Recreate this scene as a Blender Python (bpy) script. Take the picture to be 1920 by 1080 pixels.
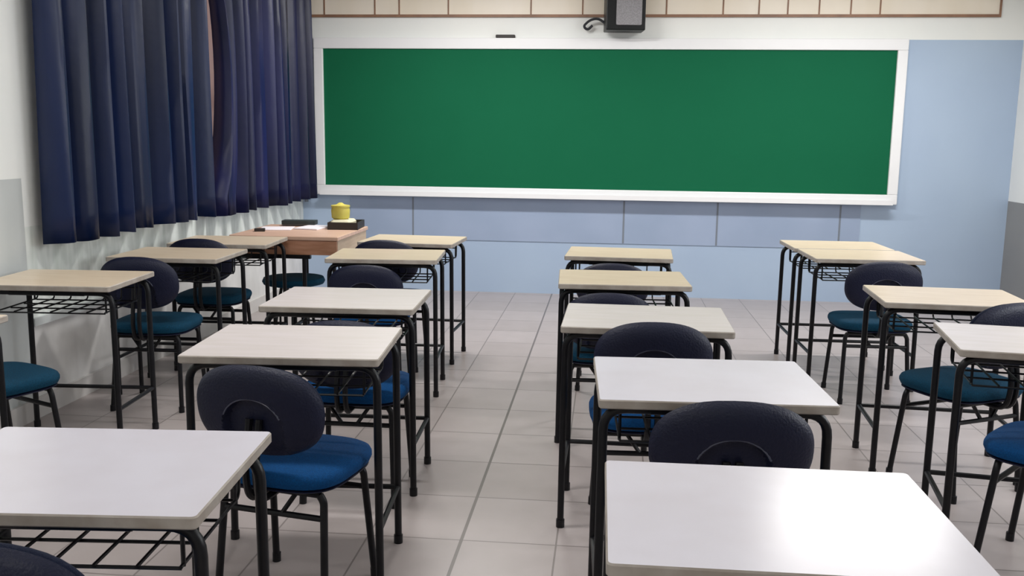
import bpy, bmesh, math, random
from mathutils import Vector, Matrix
random.seed(4)
PI = math.pi
SC = bpy.context.scene
COL = SC.collection
for o in list(bpy.data.objects): bpy.data.objects.remove(o)

# ------------------------------------------------------------------ camera
YW = 8.45            # front (board) wall
XL, XR = -2.80, 3.42 # side walls
ZC = 2.95
YB = -1.6            # rear wall
cd = bpy.data.cameras.new('camera'); cam = bpy.data.objects.new('camera', cd); COL.objects.link(cam)
cd.sensor_width = 36.0; cd.lens = 1758/1920*36.0; cd.clip_start = 0.05
R_ = Vector((0.9947311, 0.10176954, 0.01236898)); U_ = Vector((-0.02833182, 0.15694155, 0.98720143)); F_ = Vector((-0.09852583, 0.9823504, -0.15899796))
cam.matrix_world = Matrix(((R_.x, U_.x, -F_.x, 0), (R_.y, U_.y, -F_.y, 0), (R_.z, U_.z, -F_.z, 1.41), (0, 0, 0, 1)))
SC.camera = cam
SC.view_settings.view_transform = 'Standard'; SC.view_settings.look = 'None'
SC.view_settings.gamma = 1; SC.view_settings.use_curve_mapping = False
SC.view_settings.exposure = 0.0
# ------------------------------------------------------------------ world and lights
w = bpy.data.worlds.new('world'); SC.world = w; w.use_nodes = True
w.node_tree.nodes['Background'].inputs[0].default_value = (0.86, 0.92, 1.0, 1)
w.node_tree.nodes['Background'].inputs[1].default_value = 1.3
LAMP_SPOTS = [(-1.1, -0.2), (1.75, -0.2), (-1.1, 3.1), (1.75, 3.1), (-1.1, 6.6), (1.87, 6.6)]
LAMP_W = [19, 1, 31, 4, 64, 54]     # the rear lamps are almost off, the ones by the board full on
def area(name, loc, rot, sx, sy, power, col=(1, 1, 1)):
    l = bpy.data.lights.new(name, 'AREA'); l.shape = 'RECTANGLE'; l.size = sx; l.size_y = sy; l.energy = power; l.color = col
    o = bpy.data.objects.new(name, l); COL.objects.link(o); o.location = loc; o.rotation_euler = rot; return o
for i, (x, y) in enumerate(LAMP_SPOTS):
    area('lamp_light', (x, y, ZC-0.125), (0, 0, 0), 1.2, 0.2, LAMP_W[i], (1, 0.985, 0.96))
# unseen area light added at the right wall to brighten the left side
area('right_fill', (XR-0.03, 3.3, 1.9), (0, PI/2, 0), 1.1, 3.0, 66, (0.93, 0.96, 1.0))

# ------------------------------------------------------------------ materials
def mat(name, col, rough=0.5, metal=0.0, spec=0.5, noise=None, bump=None, sheen=0.0, emit=None):
    m = bpy.data.materials.new(name); m.use_nodes = True; nt = m.node_tree; b = nt.nodes['Principled BSDF']
    b.inputs['Base Color'].default_value = (*col, 1); b.inputs['Roughness'].default_value = rough
    b.inputs['Metallic'].default_value = metal; b.inputs['Specular IOR Level'].default_value = spec
    if sheen: b.inputs['Sheen Weight'].default_value = sheen
    if emit: b.inputs['Emission Color'].default_value = (*emit[0], 1); b.inputs['Emission Strength'].default_value = emit[1]
    tc = nt.nodes.new('ShaderNodeTexCoord')
    if noise:      # (scale, second colour, detail, stretch)
        mp = nt.nodes.new('ShaderNodeMapping'); mp.inputs['Scale'].default_value = noise[3] if len(noise) > 3 else (1, 1, 1)
        n = nt.nodes.new('ShaderNodeTexNoise'); n.inputs['Scale'].default_value = noise[0]; n.inputs['Detail'].default_value = noise[2]
        mx = nt.nodes.new('ShaderNodeMix'); mx.data_type = 'RGBA'
        mx.inputs[6].default_value = (*col, 1); mx.inputs[7].default_value = (*noise[1], 1)
        rp = nt.nodes.new('ShaderNodeMapRange'); rp.inputs[1].default_value = 0.35; rp.inputs[2].default_value = 0.65
        nt.links.new(tc.outputs['Object'], mp.inputs[0]); nt.links.new(mp.outputs[0], n.inputs['Vector'])
        nt.links.new(n.outputs[0], rp.inputs[0]); nt.links.new(rp.outputs[0], mx.inputs[0]); nt.links.new(mx.outputs[2], b.inputs['Base Color'])
    if bump:
        n2 = nt.nodes.new('ShaderNodeTexNoise'); n2.inputs['Scale'].default_value = bump[0]; n2.inputs['Detail'].default_value = 3
        bp = nt.nodes.new('ShaderNodeBump'); bp.inputs['Strength'].default_value = bump[1]; bp.inputs['Distance'].default_value = 0.01
        nt.links.new(tc.outputs['Object'], n2.inputs['Vector']); nt.links.new(n2.outputs[0], bp.inputs['Height']); nt.links.new(bp.outputs[0], b.inputs['Normal'])
    return m
def lin(r, g, b):
    f = lambda c: ((c/255+0.055)/1.055)**2.4 if c > 10 else c/255/12.92
    return (f(r), f(g), f(b))
M = {}
M['wall_blue'] = mat('wall_blue_paint', lin(174, 193, 216), 0.32, noise=(1.2, lin(168, 187, 212), 2))
M['wall_white'] = mat('wall_white_paint', lin(242, 243, 240), 0.5, noise=(1.5, lin(238, 240, 238), 2))
M['wall_grey'] = mat('wall_grey_paint', lin(200, 204, 203), 0.5, noise=(2, lin(195, 199, 199), 2))
M['wall_dark'] = mat('wall_dark_grey_paint', lin(146, 146, 145), 0.5, noise=(2, lin(138, 138, 138), 2))
M['wall_low'] = mat('wall_lower_tile', lin(232, 230, 228), 0.4, noise=(5, lin(212, 210, 208), 4, (1, 1, 0.5)))
M['wall_sill'] = mat('wall_pale_tile', lin(236, 240, 236), 0.35, noise=(9, lin(216, 222, 216), 3, (1, 3, 0.4)))
M['panel_strip'] = mat('strip_part_shade', lin(158, 173, 199), 0.4, noise=(2, lin(151, 167, 193), 2))  # greyer than the wall, with board shadow mixed into the colour
M['seam'] = mat('seam_grey', lin(120, 128, 140), 0.7)
M['skirting'] = mat('skirting_tile', lin(214, 210, 208), 0.35, noise=(4, lin(200, 196, 192), 3))
M['ceiling'] = mat('ceiling_paint', lin(236, 236, 232), 0.7)
M['panel'] = mat('cream_panel', lin(244, 234, 220), 0.4, noise=(3, lin(238, 226, 208), 3, (1, 1, 0.3)))
M['brown_trim'] = mat('brown_trim', lin(150, 112, 88), 0.5, noise=(8, lin(132, 98, 78), 3))
M['board'] = mat('green_board', lin(24, 100, 69), 0.8, spec=0.08, noise=(3, lin(23, 99, 68), 2))
M['frame'] = mat('white_aluminium', lin(240, 240, 242), 0.3, 0.0)
M['black_metal'] = mat('black_paint_metal', (0.004, 0.004, 0.006), 0.38, 0.0, spec=0.3, noise=(30, (0.006, 0.006, 0.008), 2))
M['shell'] = mat('navy_plastic', (0.005, 0.007, 0.026), 0.5, spec=0.3, bump=(160, 0.25))
M['fabric_dark'] = mat('dark_navy_fabric', lin(14, 22, 44), 0.85, spec=0.2, bump=(300, 0.3))
M['arch'] = mat('rim_highlight_plastic', lin(70, 74, 92), 0.25)  # lighter grey paints the highlight on the edge of the recess
M['fabric'] = mat('blue_fabric', lin(2, 72, 128), 0.85, spec=0.2, noise=(220, lin(2, 60, 110), 2), bump=(300, 0.3))
M['fabric_teal'] = mat('teal_fabric', lin(3, 62, 88), 0.85, spec=0.2, noise=(220, lin(3, 48, 70), 2), bump=(300, 0.3))
M['top_white'] = mat('white_laminate', lin(216, 213, 222), 0.24, noise=(6, lin(212, 208, 216), 3))
M['top_pale'] = mat('pale_laminate', lin(213, 205, 204), 0.28, noise=(5, lin(206, 198, 194), 4, (1, 6, 1)))
M['top_cream'] = mat('cream_laminate', lin(220, 203, 180), 0.3, noise=(5, lin(209, 190, 165), 5, (1, 7, 1)))
M['edge'] = mat('edge_band', lin(168, 160, 152), 0.5, noise=(18, lin(150, 140, 130), 3))
M['underside'] = mat('particle_board', lin(96, 74, 60), 0.8, noise=(60, lin(80, 62, 50), 4))
M['curtain'] = mat('navy_satin', lin(14, 32, 74), 0.38, spec=0.35, noise=(1.6, lin(5, 18, 46), 3, (1, 3, 0.25)), bump=(14, 0.15))
M['curtain2'] = mat('navy_violet_satin', lin(22, 26, 74), 0.38, spec=0.35, noise=(1.6, lin(8, 16, 46), 3, (1, 3, 0.25)), bump=(14, 0.15))
M['lining'] = mat('pale_lining', lin(205, 186, 182), 0.8)
_l = M['lining'].node_tree; _t = _l.nodes.new('ShaderNodeBsdfTranslucent'); _t.inputs[0].default_value = (*lin(236, 214, 206), 1)
_m = _l.nodes.new('ShaderNodeMixShader'); _m.inputs[0].default_value = 0.7
_l.links.new(_l.nodes['Principled BSDF'].outputs[0], _m.inputs[1]); _l.links.new(_t.outputs[0], _m.inputs[2]); _l.links.new(_m.outputs[0], _l.nodes['Material Output'].inputs[0])
M['speaker'] = mat('black_plastic', (0.006, 0.007, 0.008), 0.4, spec=0.3)
M['grille'] = mat('grey_mesh', lin(150, 148, 152), 0.6, noise=(120, lin(128, 126, 130), 2))
M['cable'] = mat('cable_rubber', (0.02, 0.022, 0.03), 0.6)
M['wood'] = mat('desk_wood', lin(182, 134, 108), 0.45, noise=(6, lin(160, 112, 84), 5, (1, 1, 8)))
M['wood_top'] = mat('desk_top_wood', lin(214, 180, 160), 0.35, noise=(6, lin(200, 164, 142), 5, (1, 8, 1)))
M['wood_tan'] = mat('desk_side_wood', lin(202, 180, 156), 0.45, noise=(6, lin(190, 166, 140), 5, (1, 1, 8)))
M['paper'] = mat('paper', lin(232, 226, 232), 0.7)
M['dark_book'] = mat('dark_green_cover', lin(34, 44, 44), 0.5)
M['tray'] = mat('brown_black_tray', lin(34, 26, 22), 0.5)
M['yellow'] = mat('yellow_plastic', lin(196, 184, 84), 0.5)
M['cream_block'] = mat('cream_cloth', lin(210, 204, 176), 0.7)
M['lamp'] = mat('lamp_diffuser', (1, 1, 1), 0.5, emit=((1, 0.985, 0.96), 5.0))
M['bush'] = M['cable']
g = bpy.data.materials.new('window_glass'); g.use_nodes = True
gb = g.node_tree.nodes['Principled BSDF']; gb.inputs['Transmission Weight'].default_value = 1; gb.inputs['Roughness'].default_value = 0.02; gb.inputs['IOR'].default_value = 1.02
M['glass'] = g
def floor_mat():
    m = bpy.data.materials.new('floor_tiles'); m.use_nodes = True; nt = m.node_tree; b = nt.nodes['Principled BSDF']
    tc = nt.nodes.new('ShaderNodeTexCoord'); sp = nt.nodes.new('ShaderNodeSeparateXYZ'); nt.links.new(tc.outputs['Object'], sp.inputs[0])
    def math_(op, a, bb=None, c=None):
        n = nt.nodes.new('ShaderNodeMath'); n.operation = op
        for i, v in enumerate((a, bb, c)):
            if v is None: continue
            if isinstance(v, (int, float)): n.inputs[i].default_value = v
            else: nt.links.new(v, n.inputs[i])
        return n.outputs[0]
    def line(sock, off, pitch, half):
        t = math_('DIVIDE', math_('SUBTRACT', sock, off), pitch)
        fr = math_('FRACT', math_('ADD', t, 0.5)); d = math_('MULTIPLY', math_('ABSOLUTE', math_('SUBTRACT', fr, 0.5)), pitch)
        return math_('LESS_THAN', d, half), math_('FLOOR', t)
    lx, ix = line(sp.outputs[0], -0.48, 0.335, 0.0032); ly, iy = line(sp.outputs[1], 3.10, 0.404, 0.0032)
    gr = math_('MULTIPLY', math_('MAXIMUM', lx, ly), 0.75)
    jt = math_('LESS_THAN', math_('ABSOLUTE', math_('SUBTRACT', sp.outputs[0], -0.48)), 0.006)
    gr = math_('MAXIMUM', gr, math_('MULTIPLY', jt, 1.25))
    cb = nt.nodes.new('ShaderNodeCombineXYZ'); nt.links.new(ix, cb.inputs[0]); nt.links.new(iy, cb.inputs[1])
    wn = nt.nodes.new('ShaderNodeTexWhiteNoise'); wn.noise_dimensions = '2D'; nt.links.new(cb.outputs[0], wn.inputs['Vector'])
    ns = nt.nodes.new('ShaderNodeTexNoise'); ns.inputs['Scale'].default_value = 7; ns.inputs['Detail'].default_value = 5; nt.links.new(tc.outputs['Object'], ns.inputs['Vector'])
    f = math_('ADD', math_('MULTIPLY', wn.outputs[0], 0.35), math_('MULTIPLY', ns.outputs[0], 0.65))
    mx = nt.nodes.new('ShaderNodeMix'); mx.data_type = 'RGBA'; mx.inputs[6].default_value = (*lin(158, 148, 145), 1); mx.inputs[7].default_value = (*lin(182, 172, 171), 1); nt.links.new(f, mx.inputs[0])
    m2 = nt.nodes.new('ShaderNodeMix'); m2.data_type = 'RGBA'; m2.inputs[7].default_value = (*lin(112, 104, 100), 1)
    nt.links.new(mx.outputs[2], m2.inputs[6]); nt.links.new(gr, m2.inputs[0]); nt.links.new(m2.outputs[2], b.inputs['Base Color'])
    b.inputs['Roughness'].default_value = 0.33
    bp = nt.nodes.new('ShaderNodeBump'); bp.inputs['Distance'].default_value = 0.002; bp.invert = True; nt.links.new(gr, bp.inputs['Height']); nt.links.new(bp.outputs[0], b.inputs['Normal'])
    return m
M['floor'] = floor_mat()

# ------------------------------------------------------------------ mesh helpers
class MB:
    """collects shapes into one mesh; each shape may use its own material slot"""
    def __init__(s): s.v = []; s.f = []; s.mi = []; s.mats = []
    def slot(s, m):
        if m not in s.mats: s.mats.append(m)
        return s.mats.index(m)
    def add(s, vs, fs, m):
        k = len(s.v); s.v += [tuple(v) for v in vs]; s.f += [tuple(i+k for i in f) for f in fs]; s.mi += [s.slot(m)]*len(fs)
    def box(s, x0, x1, y0, y1, z0, z1, m, top=None, bottom=None):
        vs = [(x, y, z) for z in (z0, z1) for y in (y0, y1) for x in (x0, x1)]
        fs = [(0, 2, 3, 1), (4, 5, 7, 6), (0, 1, 5, 4), (2, 6, 7, 3), (0, 4, 6, 2), (1, 3, 7, 5)]
        k = len(s.v); s.v += vs; s.f += [tuple(i+k for i in f) for f in fs]
        s.mi += [s.slot(bottom or m), s.slot(top or m)] + [s.slot(m)]*4
    def slab(s, cx, cy, hx, hy, z0, z1, r, m, top=None, bottom=None, bev=0.004, n=5):
        """plate with rounded corners and softened rims"""
        def ring(ins, z):
            rr = max(r-ins, 0.001); out = []
            for (sx, sy, a0) in ((1, 1, 0), (-1, 1, PI/2), (-1, -1, PI), (1, -1, 1.5*PI)):
                for i in range(n+1):
                    a = a0+PI/2*i/n
                    out.append((cx+sx*(hx-r)+rr*math.cos(a), cy+sy*(hy-r)+rr*math.sin(a), z))
            return out
        R = [ring(bev, z0), ring(0, z0+bev), ring(0, z1-bev), ring(bev, z1)]; N = len(R[0])
        vs = sum(R, []); fs = []
        for j in range(3):
            for i in range(N): fs.append((j*N+i, j*N+(i+1) % N, (j+1)*N+(i+1) % N, (j+1)*N+i))
        k = len(s.v); s.v += vs; s.f += [tuple(i+k for i in f) for f in fs]; s.mi += [s.slot(m)]*len(fs)
        s.f.append(tuple(k+i for i in range(N-1, -1, -1))); s.mi.append(s.slot(bottom or m))
        s.f.append(tuple(k+3*N+i for i in range(N))); s.mi.append(s.slot(top or m))
    def tube(s, pts, r, m, bend=0.0, n=8, cap=True):
        P = [Vector(p) for p in pts]
        if bend > 0:
            Q = [P[0]]
            for i in range(1, len(P)-1):
                a, b, c = P[i-1], P[i], P[i+1]; da = (a-b).normalized(); dc = (c-b).normalized()
                d = min(bend, (a-b).length*0.48, (c-b).length*0.48)
                p0 = b+da*d; p2 = b+dc*d
                for k in range(7):
                    t = k/6; Q.append(p0*(1-t)**2+b*2*t*(1-t)+p2*t*t)
            Q.append(P[-1]); P = Q
        rings = []; up = None
        for i, p in enumerate(P):
            t = ((P[min(i+1, len(P)-1)]-p).normalized()+(p-P[max(i-1, 0)]).normalized()).normalized()
            if up is None: up = t.orthogonal().normalized()
            up = (up-t*up.dot(t)).normalized(); sd = t.cross(up)
            rings.append([p+(up*math.cos(2*PI*k/n)+sd*math.sin(2*PI*k/n))*r for k in range(n)])
        vs = sum(rings, []); fs = []
        for j in range(len(rings)-1):
            for k in range(n): fs.append((j*n+k, j*n+(k+1) % n, (j+1)*n+(k+1) % n, (j+1)*n+k))
        if cap: fs.append(tuple(range(n-1, -1, -1))); fs.append(tuple((len(rings)-1)*n+k for k in range(n)))
        s.add(vs, fs, m)
    def lathe(s, prof, m, c=(0, 0, 0), n=20):
        vs = [(c[0]+r*math.cos(2*PI*k/n), c[1]+r*math.sin(2*PI*k/n), c[2]+z) for r, z in prof for k in range(n)]; fs = []
        for j in range(len(prof)-1):
            for k in range(n): fs.append((j*n+k, j*n+(k+1) % n, (j+1)*n+(k+1) % n, (j+1)*n+k))
        fs.append(tuple(range(n-1, -1, -1))); fs.append(tuple((len(prof)-1)*n+k for k in range(n)))
        s.add(vs, fs, m)
    def build(s, name, parent=None, smooth=True, kind=None):
        me = bpy.data.meshes.new(name); me.from_pydata(s.v, [], s.f)
        for m in s.mats: me.materials.append(m)
        for p, i in zip(me.polygons, s.mi): p.material_index = i
        bm = bmesh.new(); bm.from_mesh(me); bmesh.ops.recalc_face_normals(bm, faces=bm.faces); bm.to_mesh(me); bm.free()
        if smooth:
            for p in me.polygons: p.use_smooth = True
            me.set_sharp_from_angle(angle=math.radians(38))
        o = bpy.data.objects.new(name, me); COL.objects.link(o)
        if parent: o.parent = parent
        if kind: o['kind'] = kind
        return o
def thing(name, label, cat, loc=(0, 0, 0), rz=0, group=None):
    o = bpy.data.objects.new(name, None); COL.objects.link(o); o.empty_display_size = 0.1
    o.location = loc; o.rotation_euler = (0, 0, rz); o['label'] = label; o['category'] = cat
    if group: o['group'] = group
    return o
def tag(o, label, cat, group=None):
    o['label'] = label; o['category'] = cat
    if group: o['group'] = group
    return o
def copy_tree(o, parent=None):
    c = o.copy(); COL.objects.link(c)
    if parent: c.parent = parent
    for ch in list(o.children): copy_tree(ch, c)
    return c
def struct(name, parts, parent=None, smooth=False):
    b = MB()
    for p in parts: b.box(*p)
    return b.build(name, parent, smooth, None if parent else 'structure')

# ------------------------------------------------------------------ room
T = 0.12
struct('floor', [(XL-T, XR+T, YB-T, YW+T, -0.1, 0, M['floor'])])
struct('ceiling', [(XL-T, XR+T, YB-T, YW+T, ZC, ZC+0.1, M['ceiling'])])
struct('wall_front', [(XL-T, XR+T, YW, YW+T, 0, 2.262, M['wall_blue']), (XL-T, XR+T, YW, YW+T, 2.262, ZC, M['wall_white'])])
struct('wall_right', [(XR, XR+T, YB-T, YW, 0, 0.92, M['wall_dark']), (XR, XR+T, YB-T, YW, 0.92, ZC, M['wall_white'])])
struct('wall_back', [(XL-T, XR+T, YB-T, YB, 0, ZC, M['wall_white'])])
WY0, WY1, WZ0, WZ1 = 4.45, 8.1, 0.95, 2.55   # window opening in the left wall
struct('wall_left', [
    (XL-T, XL, YB-T, 4.26, 0, 1.185, M['wall_grey']), (XL-T, XL, YB-T, 4.26, 1.185, ZC, M['wall_white']),
    (XL-T, XL, 4.26, YW, 0, 0.50, M['wall_low']), (XL-T, XL, 4.26, YW, 0.50, WZ0, M['wall_sill']),
    (XL-T, XL, 4.26, YW, WZ1, ZC, M['wall_white']),
    (XL-T, XL, 4.26, WY0, WZ0, WZ1, M['wall_white']), (XL-T, XL, WY1, YW, WZ0, WZ1, M['wall_white'])])
wf = MB()
for k in range(5):
    y = WY0+(WY1-WY0)*k/4; wf.box(XL-0.08, XL-0.03, max(WY0, y-0.025), min(WY1, y+0.025), WZ0, WZ1, M['frame'])
for z in (WZ0, 1.6, WZ1-0.05): wf.box(XL-0.078, XL-0.032, WY0, WY1, z, z+0.05, M['frame'])
win = wf.build('window_1', None, False, 'structure')
gl = MB(); gl.box(XL-0.058, XL-0.052, WY0+0.01, WY1-0.01, WZ0+0.02, WZ1-0.02, M['glass']); gl.build('pane', win, False)
struct('trim_1', [(XL, XL+0.02, 4.26, YW, 0.46, 0.50, M['wall_grey'])])               # ledge along the low wall
struct('baseboard_left', [(XL, XL+0.02, YB, YW, 0, 0.10, M['skirting'])])
struct('baseboard_right', [(XR-0.015, XR, YB, YW, 0, 0.09, M['skirting'])])
# strip under the board with seams; its greyer tone is partly the board's shadow
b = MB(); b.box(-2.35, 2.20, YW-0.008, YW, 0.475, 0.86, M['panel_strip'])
for x in (-1.765, 0.15, 0.973, 2.028): b.box(x-0.008, x+0.008, YW-0.0095, YW-0.001, 0.478, 0.857, M['seam'])
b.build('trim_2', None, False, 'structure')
# cream panels along the top of the front wall, in a thin brown frame
b = MB(); y1 = YW-0.012
b.box(XL+0.06, 3.205, y1, YW, 2.465, 2.88, M['panel'])
b.box(XL+0.06, 3.215, y1-0.01, y1, 2.445, 2.468, M['brown_trim']); b.box(3.2, 3.215, y1-0.01, y1, 2.468, 2.88, M['brown_trim'])
x = -2.56
for d in (0, .46, .22, .44, .73, .45, .30, .42, .48, .30, .24, .26, .26, .24):
    x += d
    if x < 3.19: b.box(x-0.006, x+0.006, y1-0.005, y1, 2.468, 2.88, M['brown_trim'])
b.build('trim_3', None, False, 'structure')
b = MB(); b.tube([(XL+0.05, 8.40, 0.80), (XL+0.05, 8.40, 2.30)], 0.018, M['seam']); b.build('trim_4', None, True, 'structure')

# ------------------------------------------------------------------ ceiling lamps
def make_lamp():
    t = thing('ceiling_lamp', '', 'lamp', (0, 0, ZC), 0, 'ceiling lamps over the classroom')
    b = MB(); b.slab(0, 0, 0.62, 0.12, -0.05, 0, 0.01, M['frame']); b.build('lamp_housing', t)
    for y in (-0.05, 0.05):
        b = MB(); b.tube([(-0.58, y, -0.075), (0.58, y, -0.075)], 0.016, M['lamp'], n=12); b.build('lamp_tube', t)
    return t
lp = make_lamp()
LL = ['white twin tube ceiling lamp at the rear on the window side', 'white twin tube ceiling lamp at the rear on the right side',
      'white twin tube ceiling lamp over the middle left desks', 'white twin tube ceiling lamp over the middle right desks',
      'white twin tube ceiling lamp nearest the curtains and the board', 'white twin tube ceiling lamp near the right end of the board']
for i, (x, y) in enumerate(LAMP_SPOTS):
    o = lp if i == 0 else copy_tree(lp); o.location = (x, y, ZC); o['label'] = LL[i]

# ------------------------------------------------------------------ green board
t = thing('chalkboard', 'wide green chalkboard in a white frame on the front wall', 'chalkboard', (0, YW, 0))
X0, X1, Z0, Z1 = -2.575, 2.403, 0.957, 2.172
b = MB(); b.box(X0-0.01, X1+0.01, -0.022, -0.002, Z0-0.01, Z1+0.01, M['board']); b.build('writing_surface', t, False)
for (a, c, d, e) in ((X0-0.085, X1+0.085, Z1, Z1+0.095), (X0-0.085, X1+0.085, Z0-0.085, Z0), (X0-0.085, X0, Z0, Z1), (X1, X1+0.085, Z0, Z1)):
    b = MB(); b.box(a, c, -0.045, -0.001, d, e, M['frame']); o = b.build('frame_rail', t, False)
    bv = o.modifiers.new('bevel', 'BEVEL'); bv.width = 0.006; bv.segments = 2
b = MB(); b.box(X0-0.03, X1+0.03, -0.115, -0.046, Z0-0.085, Z0-0.07, M['frame']); b.box(X0-0.03, X1+0.03, -0.122, -0.113, Z0-0.085, Z0-0.045, M['frame']); b.build('chalk_tray', t, False)
b = MB(); b.slab(-0.93, YW-0.026, 0.085, 0.019, Z1+0.095, Z1+0.122, 0.006, M['tray']); tag(b.build('board_eraser'), 'small dark eraser lying on top of the white board frame', 'eraser')

# ------------------------------------------------------------------ loudspeaker
t = thing('wall_speaker', 'black box loudspeaker with grey grille mounted above the board', 'speaker', (0.085, YW-0.013, 2.31), math.radians(6))
b = MB(); b.box(-0.165, 0.165, -0.26, -0.035, 0, 0.46, M['speaker']); o = b.build('speaker_box', t, False)
bv = o.modifiers.new('bevel', 'BEVEL'); bv.width = 0.008; bv.segments = 2
b = MB(); b.slab(0.025, 0, 0.108, 0.115, 0, 0.012, 0.012, M['grille'], bev=0.003); o = b.build('grille', t); o.rotation_euler = (PI/2, 0, 0); o.location = (0, -0.259, 0.155)
b = MB(); b.box(-0.05, 0.05, -0.04, 0.008, 0.12, 0.3, M['speaker']); b.build('wall_bracket', t, False)
b = MB(); b.tube([(-0.155, -0.1, 0.07), (-0.22, -0.08, 0.115), (-0.29, -0.05, 0.10), (-0.34, -0.03, 0.05), (-0.30, -0.02, 0.02), (-0.26, -0.02, 0.06)], 0.011, M['cable'], bend=0.05); b.build('cable', t)

# ------------------------------------------------------------------ curtains
def curtain(name, label, ya, yb, z0, z1, folds, m, seed, open_left=0.0):
    rnd = random.Random(seed); n = folds*14; rows = 14; vs = []; fs = []
    ph = [rnd.uniform(-0.6, 0.6) for _ in range(folds+2)]; am = [rnd.uniform(0.6, 1.15) for _ in range(folds+2)]
    for j in range(rows+1):
        v = j/rows; z = z0+(z1-z0)*v
        for i in range(n+1):
            u = i/n*folds; k = int(u); fr = u-k
            a = am[k]*(1-fr)+am[min(k+1, folds+1)]*fr; p = ph[k]*(1-fr)+ph[min(k+1, folds+1)]*fr
            s_ = math.sin(2*PI*u+p*(1.2-v)*1.4)
            s_ = math.copysign(abs(s_)**0.72, s_)
            x = XL+0.125+0.084*min(a, 1.1)*s_*(1.0-0.15*v)+0.012*math.sin(2*PI*u*2.3+p*3+v)
            y = ya+(yb-ya)*i/n + 0.03*math.sin(u*1.9+v*2.2)*math.sin(PI*min(1, u/0.8))*(math.sin(PI*min(1, (folds-u)/0.8)) if u > folds-0.8 else 1) + open_left*(1-i/n)**7*max(0, math.sin(PI*min(1, max(0, (z-1.0)/1.5))))**0.6
            vs.append((x, y, z+0.006*math.sin(u*5)*(1-v)))
    W = n+1
    for j in range(rows):
        for i in range(n): fs.append((j*W+i, j*W+i+1, (j+1)*W+i+1, (j+1)*W+i))
    b = MB(); b.add(vs, fs, m); o = b.build(name); so = o.modifiers.new('thickness', 'SOLIDIFY'); so.thickness = 0.003; so.offset = 0
    return tag(o, label, 'curtain', 'navy curtains on the window wall')
curtain('curtain', 'long pleated navy curtain hanging at the near left of the window', 4.29, 6.13, 0.865, 2.80, 9, M['curtain'], 3)
curtain('curtain', 'pleated navy violet curtain hanging closest to the board', 6.17, 8.37, 0.845, 2.80, 11, M['curtain2'], 8, 0.19)
b = MB(); b.box(XL+0.03, XL+0.034, 5.9, 6.55, 0.95, 2.80, M['lining']); o = b.build('lining_curtain')
tag(o, 'pale lining cloth showing through the slit between the navy curtains', 'curtain')
b = MB(); b.tube([(XL+0.105, 4.15, 2.83), (XL+0.105, 8.40, 2.83)], 0.014, M['frame'])
t = tag(b.build('curtain_rod'), 'straight white rod carrying the navy curtains', 'rod')
for y in (4.4, 6.17, 8.2):
    b = MB(); b.box(XL, XL+0.1, y-0.01, y+0.01, 2.825, 2.838, M['frame']); b.build('bracket', t, False)

# ------------------------------------------------------------------ student desk
TW, TD, TH = 0.30, 0.239, 0.76       # half width, half depth, height of the top
IX, IY = 0.285, 0.185
def make_desk(topm, name='school_desk'):
    t = thing(name, '', 'desk')
    b = MB(); b.slab(0, 0, TW, TD, TH-0.024, TH, 0.012, M['edge'], top=topm, bottom=M['underside'], bev=0.003); b.build('tabletop', t)
    K = M['black_metal']; r = 0.0125
    # each trestle is a bent tube: the crossbeam under the top goes into the frame, its legs are parts
    for sy in (-1, 1):
        for sx in (-1, 1):
            b = MB(); y = sy*IY
            b.tube([(sx*0.16, y, TH-0.037), (sx*IX, y, TH-0.037), (sx*(IX+0.004), y, 0.012)], r, K, bend=0.075, n=10)
            b.tube([(sx*(IX+0.004), y, 0.0), (sx*(IX+0.004), y, 0.03)], r*1.25, K, n=10)
            b.build('leg', t)
    b = MB()
    for sy in (-1, 1): b.tube([(-0.165, sy*IY, TH-0.039), (0.165, sy*IY, TH-0.039)], r*0.98, K, n=10)
    for sx in (-1, 1): b.tube([(sx*0.2, -IY, TH-0.039), (sx*0.2, IY, TH-0.039)], r*0.8, K, n=8)
    b.build('frame', t)
    for sx in (-1, 1):
        b = MB(); b.tube([(sx*(IX+0.003), -IY, 0.205), (sx*(IX+0.003), IY, 0.205)], 0.0095, K); b.build('side_rail', t)
    b = MB(); b.tube([(-IX, IY, 0.205), (IX, IY, 0.205)], 0.0095, K); b.build('footrest', t)
    # wire book basket hung under the top
    b = MB(); z = 0.628; wr = 0.0038; hx = 0.24
    for k in range(4): b.tube([(-hx, -0.16+k*0.108, z), (hx, -0.16+k*0.108, z)], wr, K, n=5)
    for k in range(7): b.tube([(-hx+k*0.08, -0.165, z+0.004), (-hx+k*0.08, 0.175, z+0.004), (-hx+k*0.08, 0.185, z+0.085)], wr, K, bend=0.02, n=5)
    for sx in (-1, 1):
        for y in (-0.15, 0.15): b.tube([(sx*hx, y, z), (sx*hx, y, TH-0.026)], wr*1.2, K, n=5)
    b.tube([(-hx, 0.185, z+0.06), (hx, 0.185, z+0.06)], wr, K, n=5)
    b.build('book_basket', t)
    return t

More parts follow.
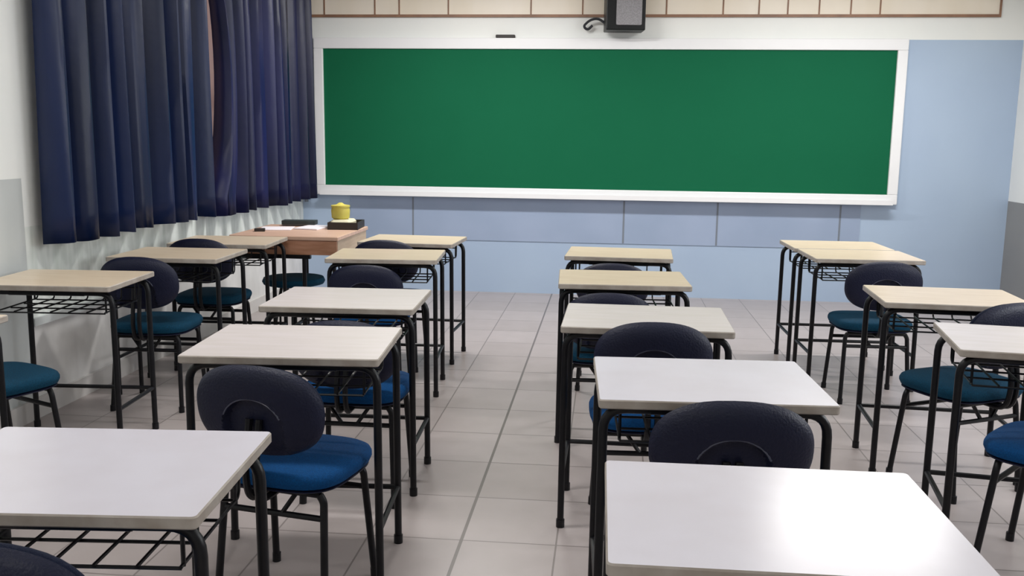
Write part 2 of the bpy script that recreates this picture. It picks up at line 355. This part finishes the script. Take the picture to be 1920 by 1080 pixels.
# ------------------------------------------------------------------ student chair (faces +y)
def sup(u, n): return math.copysign(abs(u)**(2/n), u)
def pad(b, hx, hy, th, nexp, m, crown=0.012, N=40, dish=0.0):
    """padded plate: superellipse outline, rounded rim, crowned top; lies in xy"""
    prof = [(0.90, 0), (0.97, 0.12), (1.0, 0.40), (1.0, 0.62), (0.975, 0.84), (0.92, 0.96), (0.7, 1.0), (0.35, 1.0)]
    vs = []; fs = []
    for q, h in prof:
        for k in range(N):
            a = 2*PI*k/N
            x = hx*q*sup(math.cos(a), nexp); y = hy*q*sup(math.sin(a), nexp)
            vs.append((x, y, th*h+(crown*(1-q*q) if h > 0.5 else 0)+dish*(x/hx)**2))
    for j in range(len(prof)-1):
        for k in range(N): fs.append((j*N+k, j*N+(k+1) % N, (j+1)*N+(k+1) % N, (j+1)*N+k))
    fs.append(tuple(range(N-1, -1, -1))); c = len(vs); vs.append((0, 0, th+crown))
    for k in range(N): fs.append(((len(prof)-1)*N+k, (len(prof)-1)*N+(k+1) % N, c))
    b.add(vs, fs, m)
def back_shell(b, hx, hz, m):
    """moulded rear shell: domed rim around an arched recess open at the bottom; in xz, rear towards -y"""
    NU, NV = 72, 30; vs = []; fs = []
    for j in range(NV+1):
        q = j/NV
        for k in range(NU):
            a = 2*PI*k/NU; x = hx*q*sup(math.cos(a), 2.4); z = hz*q*sup(math.sin(a), 2.4)
            d = 0.040*math.sqrt(max(0, 1-q**5))                      # dome
            ax, az = 0.088, 0.078
            zz = (z+0.035)/az; xx = x/ax
            e = math.sqrt(xx*xx+(zz*zz if zz > 0 else 0)) if z > -hz*0.97 else 2
            s_ = min(1, max(0, (1.08-e)/0.12)); d -= 0.026*s_*s_*(3-2*s_)
            vs.append((x, -max(d, 0.001)-0.001+0.35*x*x, z))
    for j in range(NV):
        for k in range(NU): fs.append((j*NU+k, j*NU+(k+1) % NU, (j+1)*NU+(k+1) % NU, (j+1)*NU+k))
    b.add(vs, fs, m)
def make_chair(fab, ztop=0.80):
    hb = ztop-0.130      # centre height of the backrest
    t = thing('school_chair', '', 'chair'); K = M['black_metal']; r = 0.0115
    b = MB(); pad(b, 0.205, 0.195, 0.05, 3.6, fab, 0.008); o = b.build('seat', t); o.location = (0, 0, 0.405)
    b = MB(); pad(b, 0.196, 0.186, 0.012, 3.6, M['shell'], 0.0); o2 = b.build('seat_pan', o); o2.location = (0, 0, -0.010)
    b = MB(); back_shell(b, 0.202, 0.136, M['shell']); bk = b.build('backrest', t); bk.location = (0, -0.205, hb); bk.rotation_euler = (math.radians(8), 0, 0)
    b = MB(); b.tube([(0.095*math.cos(a_), -0.040+0.003*math.sin(a_)+0.35*(0.095*math.cos(a_))**2, -0.035+0.085*math.sin(a_)) for a_ in [PI*(0.12+0.76*k/16) for k in range(17)]], 0.0032, M['arch'], n=6); b.build('arch_highlight', bk)  # thin tube added as the highlight along the recess arch
    b = MB(); pad(b, 0.193, 0.127, 0.030, 2.4, M['fabric_dark'], 0.004, dish=0.35*0.192**2); c = b.build('backrest_cushion', bk); c.rotation_euler = (-PI/2, 0, 0); c.location = (0, 0.0005, 0)
    # bent spine from under the seat up to the shell
    b = MB()
    for sx in (-0.016, 0.016): b.tube([(sx, 0.08, 0.385), (sx, -0.235, 0.385), (sx, -0.255, 0.47), (sx, -0.225, hb-0.02)], 0.0105, K, bend=0.06, n=8)
    b.build('spine', t)
    for sx in (-1, 1):
        for (y0, y1) in ((-0.135, -0.175), (0.125, 0.165)):
            b = MB(); b.tube([(sx*0.150, y0, 0.385), (sx*0.163, y0, 0.365), (sx*0.180, y1, 0.0)], r, K, bend=0.03, n=10)
            b.tube([(sx*0.1795, y1, 0.0), (sx*0.1785, y1*0.995, 0.03)], r*1.25, K, n=10); b.build('leg', t)
    b = MB()
    for y in (-0.135, 0.125): b.tube([(-0.152, y, 0.386), (0.152, y, 0.386)], r, K)
    for sx in (-1, 1): b.tube([(sx*0.11, -0.137, 0.386), (sx*0.11, 0.127, 0.386)], r*0.9, K)
    b.build('seat_frame', t)
    for y in (-0.141, 0.132):
        b = MB(); b.tube([(-0.166, y, 0.315), (0.166, y, 0.315)], 0.0095, K); b.build('stretcher', t)
    for sx in (-1, 1):
        b = MB(); b.tube([(sx*0.03, -0.1405, 0.318), (sx*0.075, -0.137, 0.382)], 0.008, K, n=6); b.build('brace', t)
    return t

DESKS = [  # x, y, yaw, top, label
 (-2.41, 2.85, 2, 'c', 'desk cut off by the left picture edge, only a cream corner showing'),
 (-2.41, 3.954, 4, 'c', 'cream topped desk at the far left below the curtain end, wire basket visible'),
 (-2.328, 4.899, 1.6, 'c', 'cream topped desk by the window, second one back from the teacher desk'),
 (-2.317, 5.56, 3.6, 'c', 'cream topped desk by the window right in front of the teacher desk'),
 (-1.003, 1.674, 4.6, 'w', 'large white topped desk at the bottom left with wire basket underneath'),
 (-0.971, 2.848, 4, 'p', 'pale topped desk with the oval backed blue chair right behind it'),
 (-1.029, 3.663, 2.3, 'p', 'pale topped desk, third from the front edge in the left aisle row'),
 (-1.206, 5.074, 4.3, 'c', 'cream topped desk second from the board in the left aisle row'),
 (-1.22, 5.853, -2.6, 'c', 'cream topped desk nearest the board in the left aisle row'),
 (0.312, 1.614, 0.5, 'w', 'largest white topped desk at the bottom right, shiny spot on top'),
 (0.282, 2.548, 2.6, 'w', 'white topped desk with a wide navy chair back overlapping its near edge'),
 (0.153, 3.443, -0.8, 'p', 'pale topped desk in the middle of the right aisle row'),
 (0.081, 4.422, 2.3, 'c', 'cream topped desk second from the board in the right aisle row'),
 (0.079, 5.412, -2.3, 'c', 'cream topped desk nearest the board in the right aisle row'),
 (1.462, 3.235, -8.5, 'p', 'pale topped desk at the right edge, nearer to the camera than its neighbour'),
 (1.46, 4.14, -3.8, 'c', 'pale cream desk at the right edge with navy chair back beyond its corner'),
 (1.464, 5.59, 1.2, 'c', 'cream topped desk under the right end of the board, nearer of two touching'),
 (1.444, 6.09, 1.0, 'c', 'cream topped desk farthest right by the board, half hidden by its twin'),
]
TM = {'w': M['top_white'], 'p': M['top_pale'], 'c': M['top_cream']}
proto = {}
for (x, y, a, k, lab) in DESKS:
    if k not in proto: proto[k] = o = make_desk(TM[k])
    else: o = copy_tree(proto[k])
    o.location = (x, y, 0); o.rotation_euler = (0, 0, math.radians(a)); o['label'] = lab; o['group'] = 'student desks in rows facing the board'
CHAIRS = [  # x, y, yaw, kind (fabric, height of the back), label
 (-2.40, 3.40, -24, 'th', 'teal seated chair at the left picture edge, backrest out of view'),
 (-2.32, 4.60, 3, 'th', 'navy backed chair at the second window desk, in front of the curtain'),
 (-2.375, 5.44, 2, 'th', 'navy backed chair at the third window desk, close below the curtain'),
 (-0.96, 1.45, 2, 'bh', 'navy backed chair at the bottom left corner of the picture, just its top showing'),
 (-0.922, 2.665, -11, 'bn', 'blue seated chair with large oval navy back at the left of the aisle'),
 (-0.96, 3.53, 0, 'bl', 'blue seated chair tucked under the third desk of the left aisle row'),
 (-1.275, 5.01, 3, 'bl', 'navy backed chair at the second desk from the board, left aisle row'),
 (-1.30, 5.60, 0, 'bh', 'navy backed chair at the desk nearest the board, left aisle row'),
 (0.31, 2.455, 3, 'bm', 'chair with wide navy back just beyond the largest white desk'),
 (0.16, 3.34, 3, 'bh', 'navy backed chair in the middle of the right aisle row'),
 (0.01, 4.33, 3, 'tl', 'navy backed chair low under the second desk from the board, right row'),
 (0.04, 5.33, 0, 'tl', 'navy backed chair at the desk nearest the board, right aisle row'),
 (1.485, 3.11, 50, 'bh', 'blue seated chair at the right picture edge, turned sideways'),
 (1.47, 3.93, 28, 'th', 'teal seated chair whose navy back rises behind the right edge desk'),
 (1.46, 5.27, 2, 'tm', 'teal seated chair standing clear behind the farthest right desks'),
]
FM = {'b': M['fabric'], 't': M['fabric_teal']}; HM = {'h': 0.80, 'm': 0.785, 'n': 0.772, 'l': 0.732}
cproto = {}
for (x, y, a, k, lab) in CHAIRS:
    if k not in cproto: cproto[k] = o = make_chair(FM[k[0]], HM[k[1]])
    else: o = copy_tree(cproto[k])
    o.location = (x, y, 0); o.rotation_euler = (0, 0, math.radians(a)); o['label'] = lab; o['group'] = 'student chairs behind the desks'

# ------------------------------------------------------------------ teacher desk in the front left corner
DX0, DX1, DY0, DY1 = -2.44, -1.715, 5.85, 6.62
t = thing('teacher_desk', 'brown wooden teacher desk in the corner between curtains and board', 'desk', ((DX0+DX1)/2, (DY0+DY1)/2, 0))
hx, hy = (DX1-DX0)/2, (DY1-DY0)/2
b = MB(); b.slab(0, 0, hx, hy, 0.735, 0.76, 0.006, M['wood_top'], bev=0.003); b.build('tabletop', t)
b = MB(); b.box(-hx+0.02, hx-0.012, -hy+0.012, -hy+0.03, 0.64, 0.735, M['wood']); b.build('front_apron', t, False)
b = MB(); b.box(hx-0.03, hx-0.01, -hy+0.03, hy-0.02, 0.63, 0.735, M['wood_tan']); b.build('side_apron', t, False)
b = MB(); b.box(-hx+0.02, -hx+0.04, -hy+0.03, hy-0.02, 0.63, 0.735, M['wood_tan']); b.build('side_apron', t, False)
b = MB(); b.box(-0.33, 0.17, -hy+0.02, -hy+0.05, 0.612, 0.64, M['black_metal']); b.build('under_rail', t, False)
for (x, y) in ((-0.08, -hy+0.04), (0.125, -hy+0.04), (-0.08, hy-0.06), (0.125, hy-0.06)):
    b = MB(); b.tube([(x, y, 0), (x, y, 0.735)], 0.014, M['black_metal'], n=10); b.build('leg', t)
b = MB(); b.tube([(-0.08, -hy+0.04, 0.08), (-0.08, hy-0.06, 0.08)], 0.011, M['black_metal']); b.tube([(0.125, -hy+0.04, 0.08), (0.125, hy-0.06, 0.08)], 0.011, M['black_metal']); b.build('floor_rail', t)
t = thing('stool', 'dark round padded stool tucked under the teacher desk', 'stool', (-2.105, 6.12, 0))
b = MB(); b.lathe([(0.16, 0.40), (0.2, 0.41), (0.21, 0.43), (0.2, 0.452), (0.12, 0.46)], M['fabric_teal'], n=28); b.build('seat', t)
for k in range(4):
    a = PI/4+k*PI/2; b = MB(); b.tube([(0.09*math.cos(a), 0.09*math.sin(a), 0.40), (0.17*math.cos(a), 0.17*math.sin(a), 0)], 0.011, M['black_metal']); b.build('leg', t)
# things on the teacher desk
def sheet(x, y, hx, hy, z, h, rz, m, name, lab, cat, group=None):
    b = MB(); b.slab(0, 0, hx, hy, 0, h, 0.004, m, bev=min(0.002, h*0.3)); o = b.build(name); o.location = (x, y, z); o.rotation_euler = (0, 0, rz); return tag(o, lab, cat, group)
sheet(-2.28, 6.30, 0.11, 0.11, 0.76, 0.006, 0.2, M['paper'], 'paper_sheets', 'white papers lying at the window end of the teacher desk', 'paper', 'papers on the teacher desk')
sheet(-2.05, 6.40, 0.09, 0.13, 0.76, 0.010, -0.15, M['paper'], 'paper_sheets', 'white papers lying beside the dark tray on the teacher desk', 'paper', 'papers on the teacher desk')
sheet(-2.20, 6.555, 0.12, 0.05, 0.770, 0.03, 0.1, M['dark_book'], 'closed_book', 'dark green book lying behind the papers on the teacher desk', 'book')
sheet(-2.33, 6.11, 0.035, 0.025, 0.76, 0.02, 0.3, M['tray'], 'pencil_case', 'small dark case at the front left of the teacher desk papers', 'case')
t = thing('tray', 'dark brown shallow tray at the board end of the teacher desk', 'tray', (-1.83, 6.46, 0.76), 0.08)
b = MB(); b.slab(0, 0, 0.10, 0.13, 0, 0.008, 0.02, M['tray']); b.build('base', t)
b = MB()
for (x0, x1, y0, y1) in ((-0.105, 0.105, -0.135, -0.125), (-0.105, 0.105, 0.125, 0.135), (-0.105, -0.097, -0.125, 0.125), (0.097, 0.105, -0.125, 0.125)): b.box(x0, x1, y0, y1, 0.0, 0.05, M['tray'])
b.build('rim', t, False)
b = MB(); b.slab(0, 0, 0.075, 0.09, 0, 0.055, 0.03, M['cream_block'], bev=0.015); o = b.build('folded_cloth'); o.location = (-1.85, 6.46, 0.7685); tag(o, 'folded cream cloth lying in the dark tray', 'cloth')
t = thing('yellow_pot', 'yellow lidded pot standing on the cloth in the tray', 'pot', (-1.87, 6.46, 0.8235))
b = MB(); b.lathe([(0.05, 0), (0.062, 0.01), (0.066, 0.06), (0.06, 0.085)], M['yellow'], n=20); b.build('body', t)
b = MB(); b.lathe([(0.066, 0.085), (0.066, 0.097), (0.03, 0.102), (0.012, 0.115)], M['yellow'], n=20); b.build('lid', t)
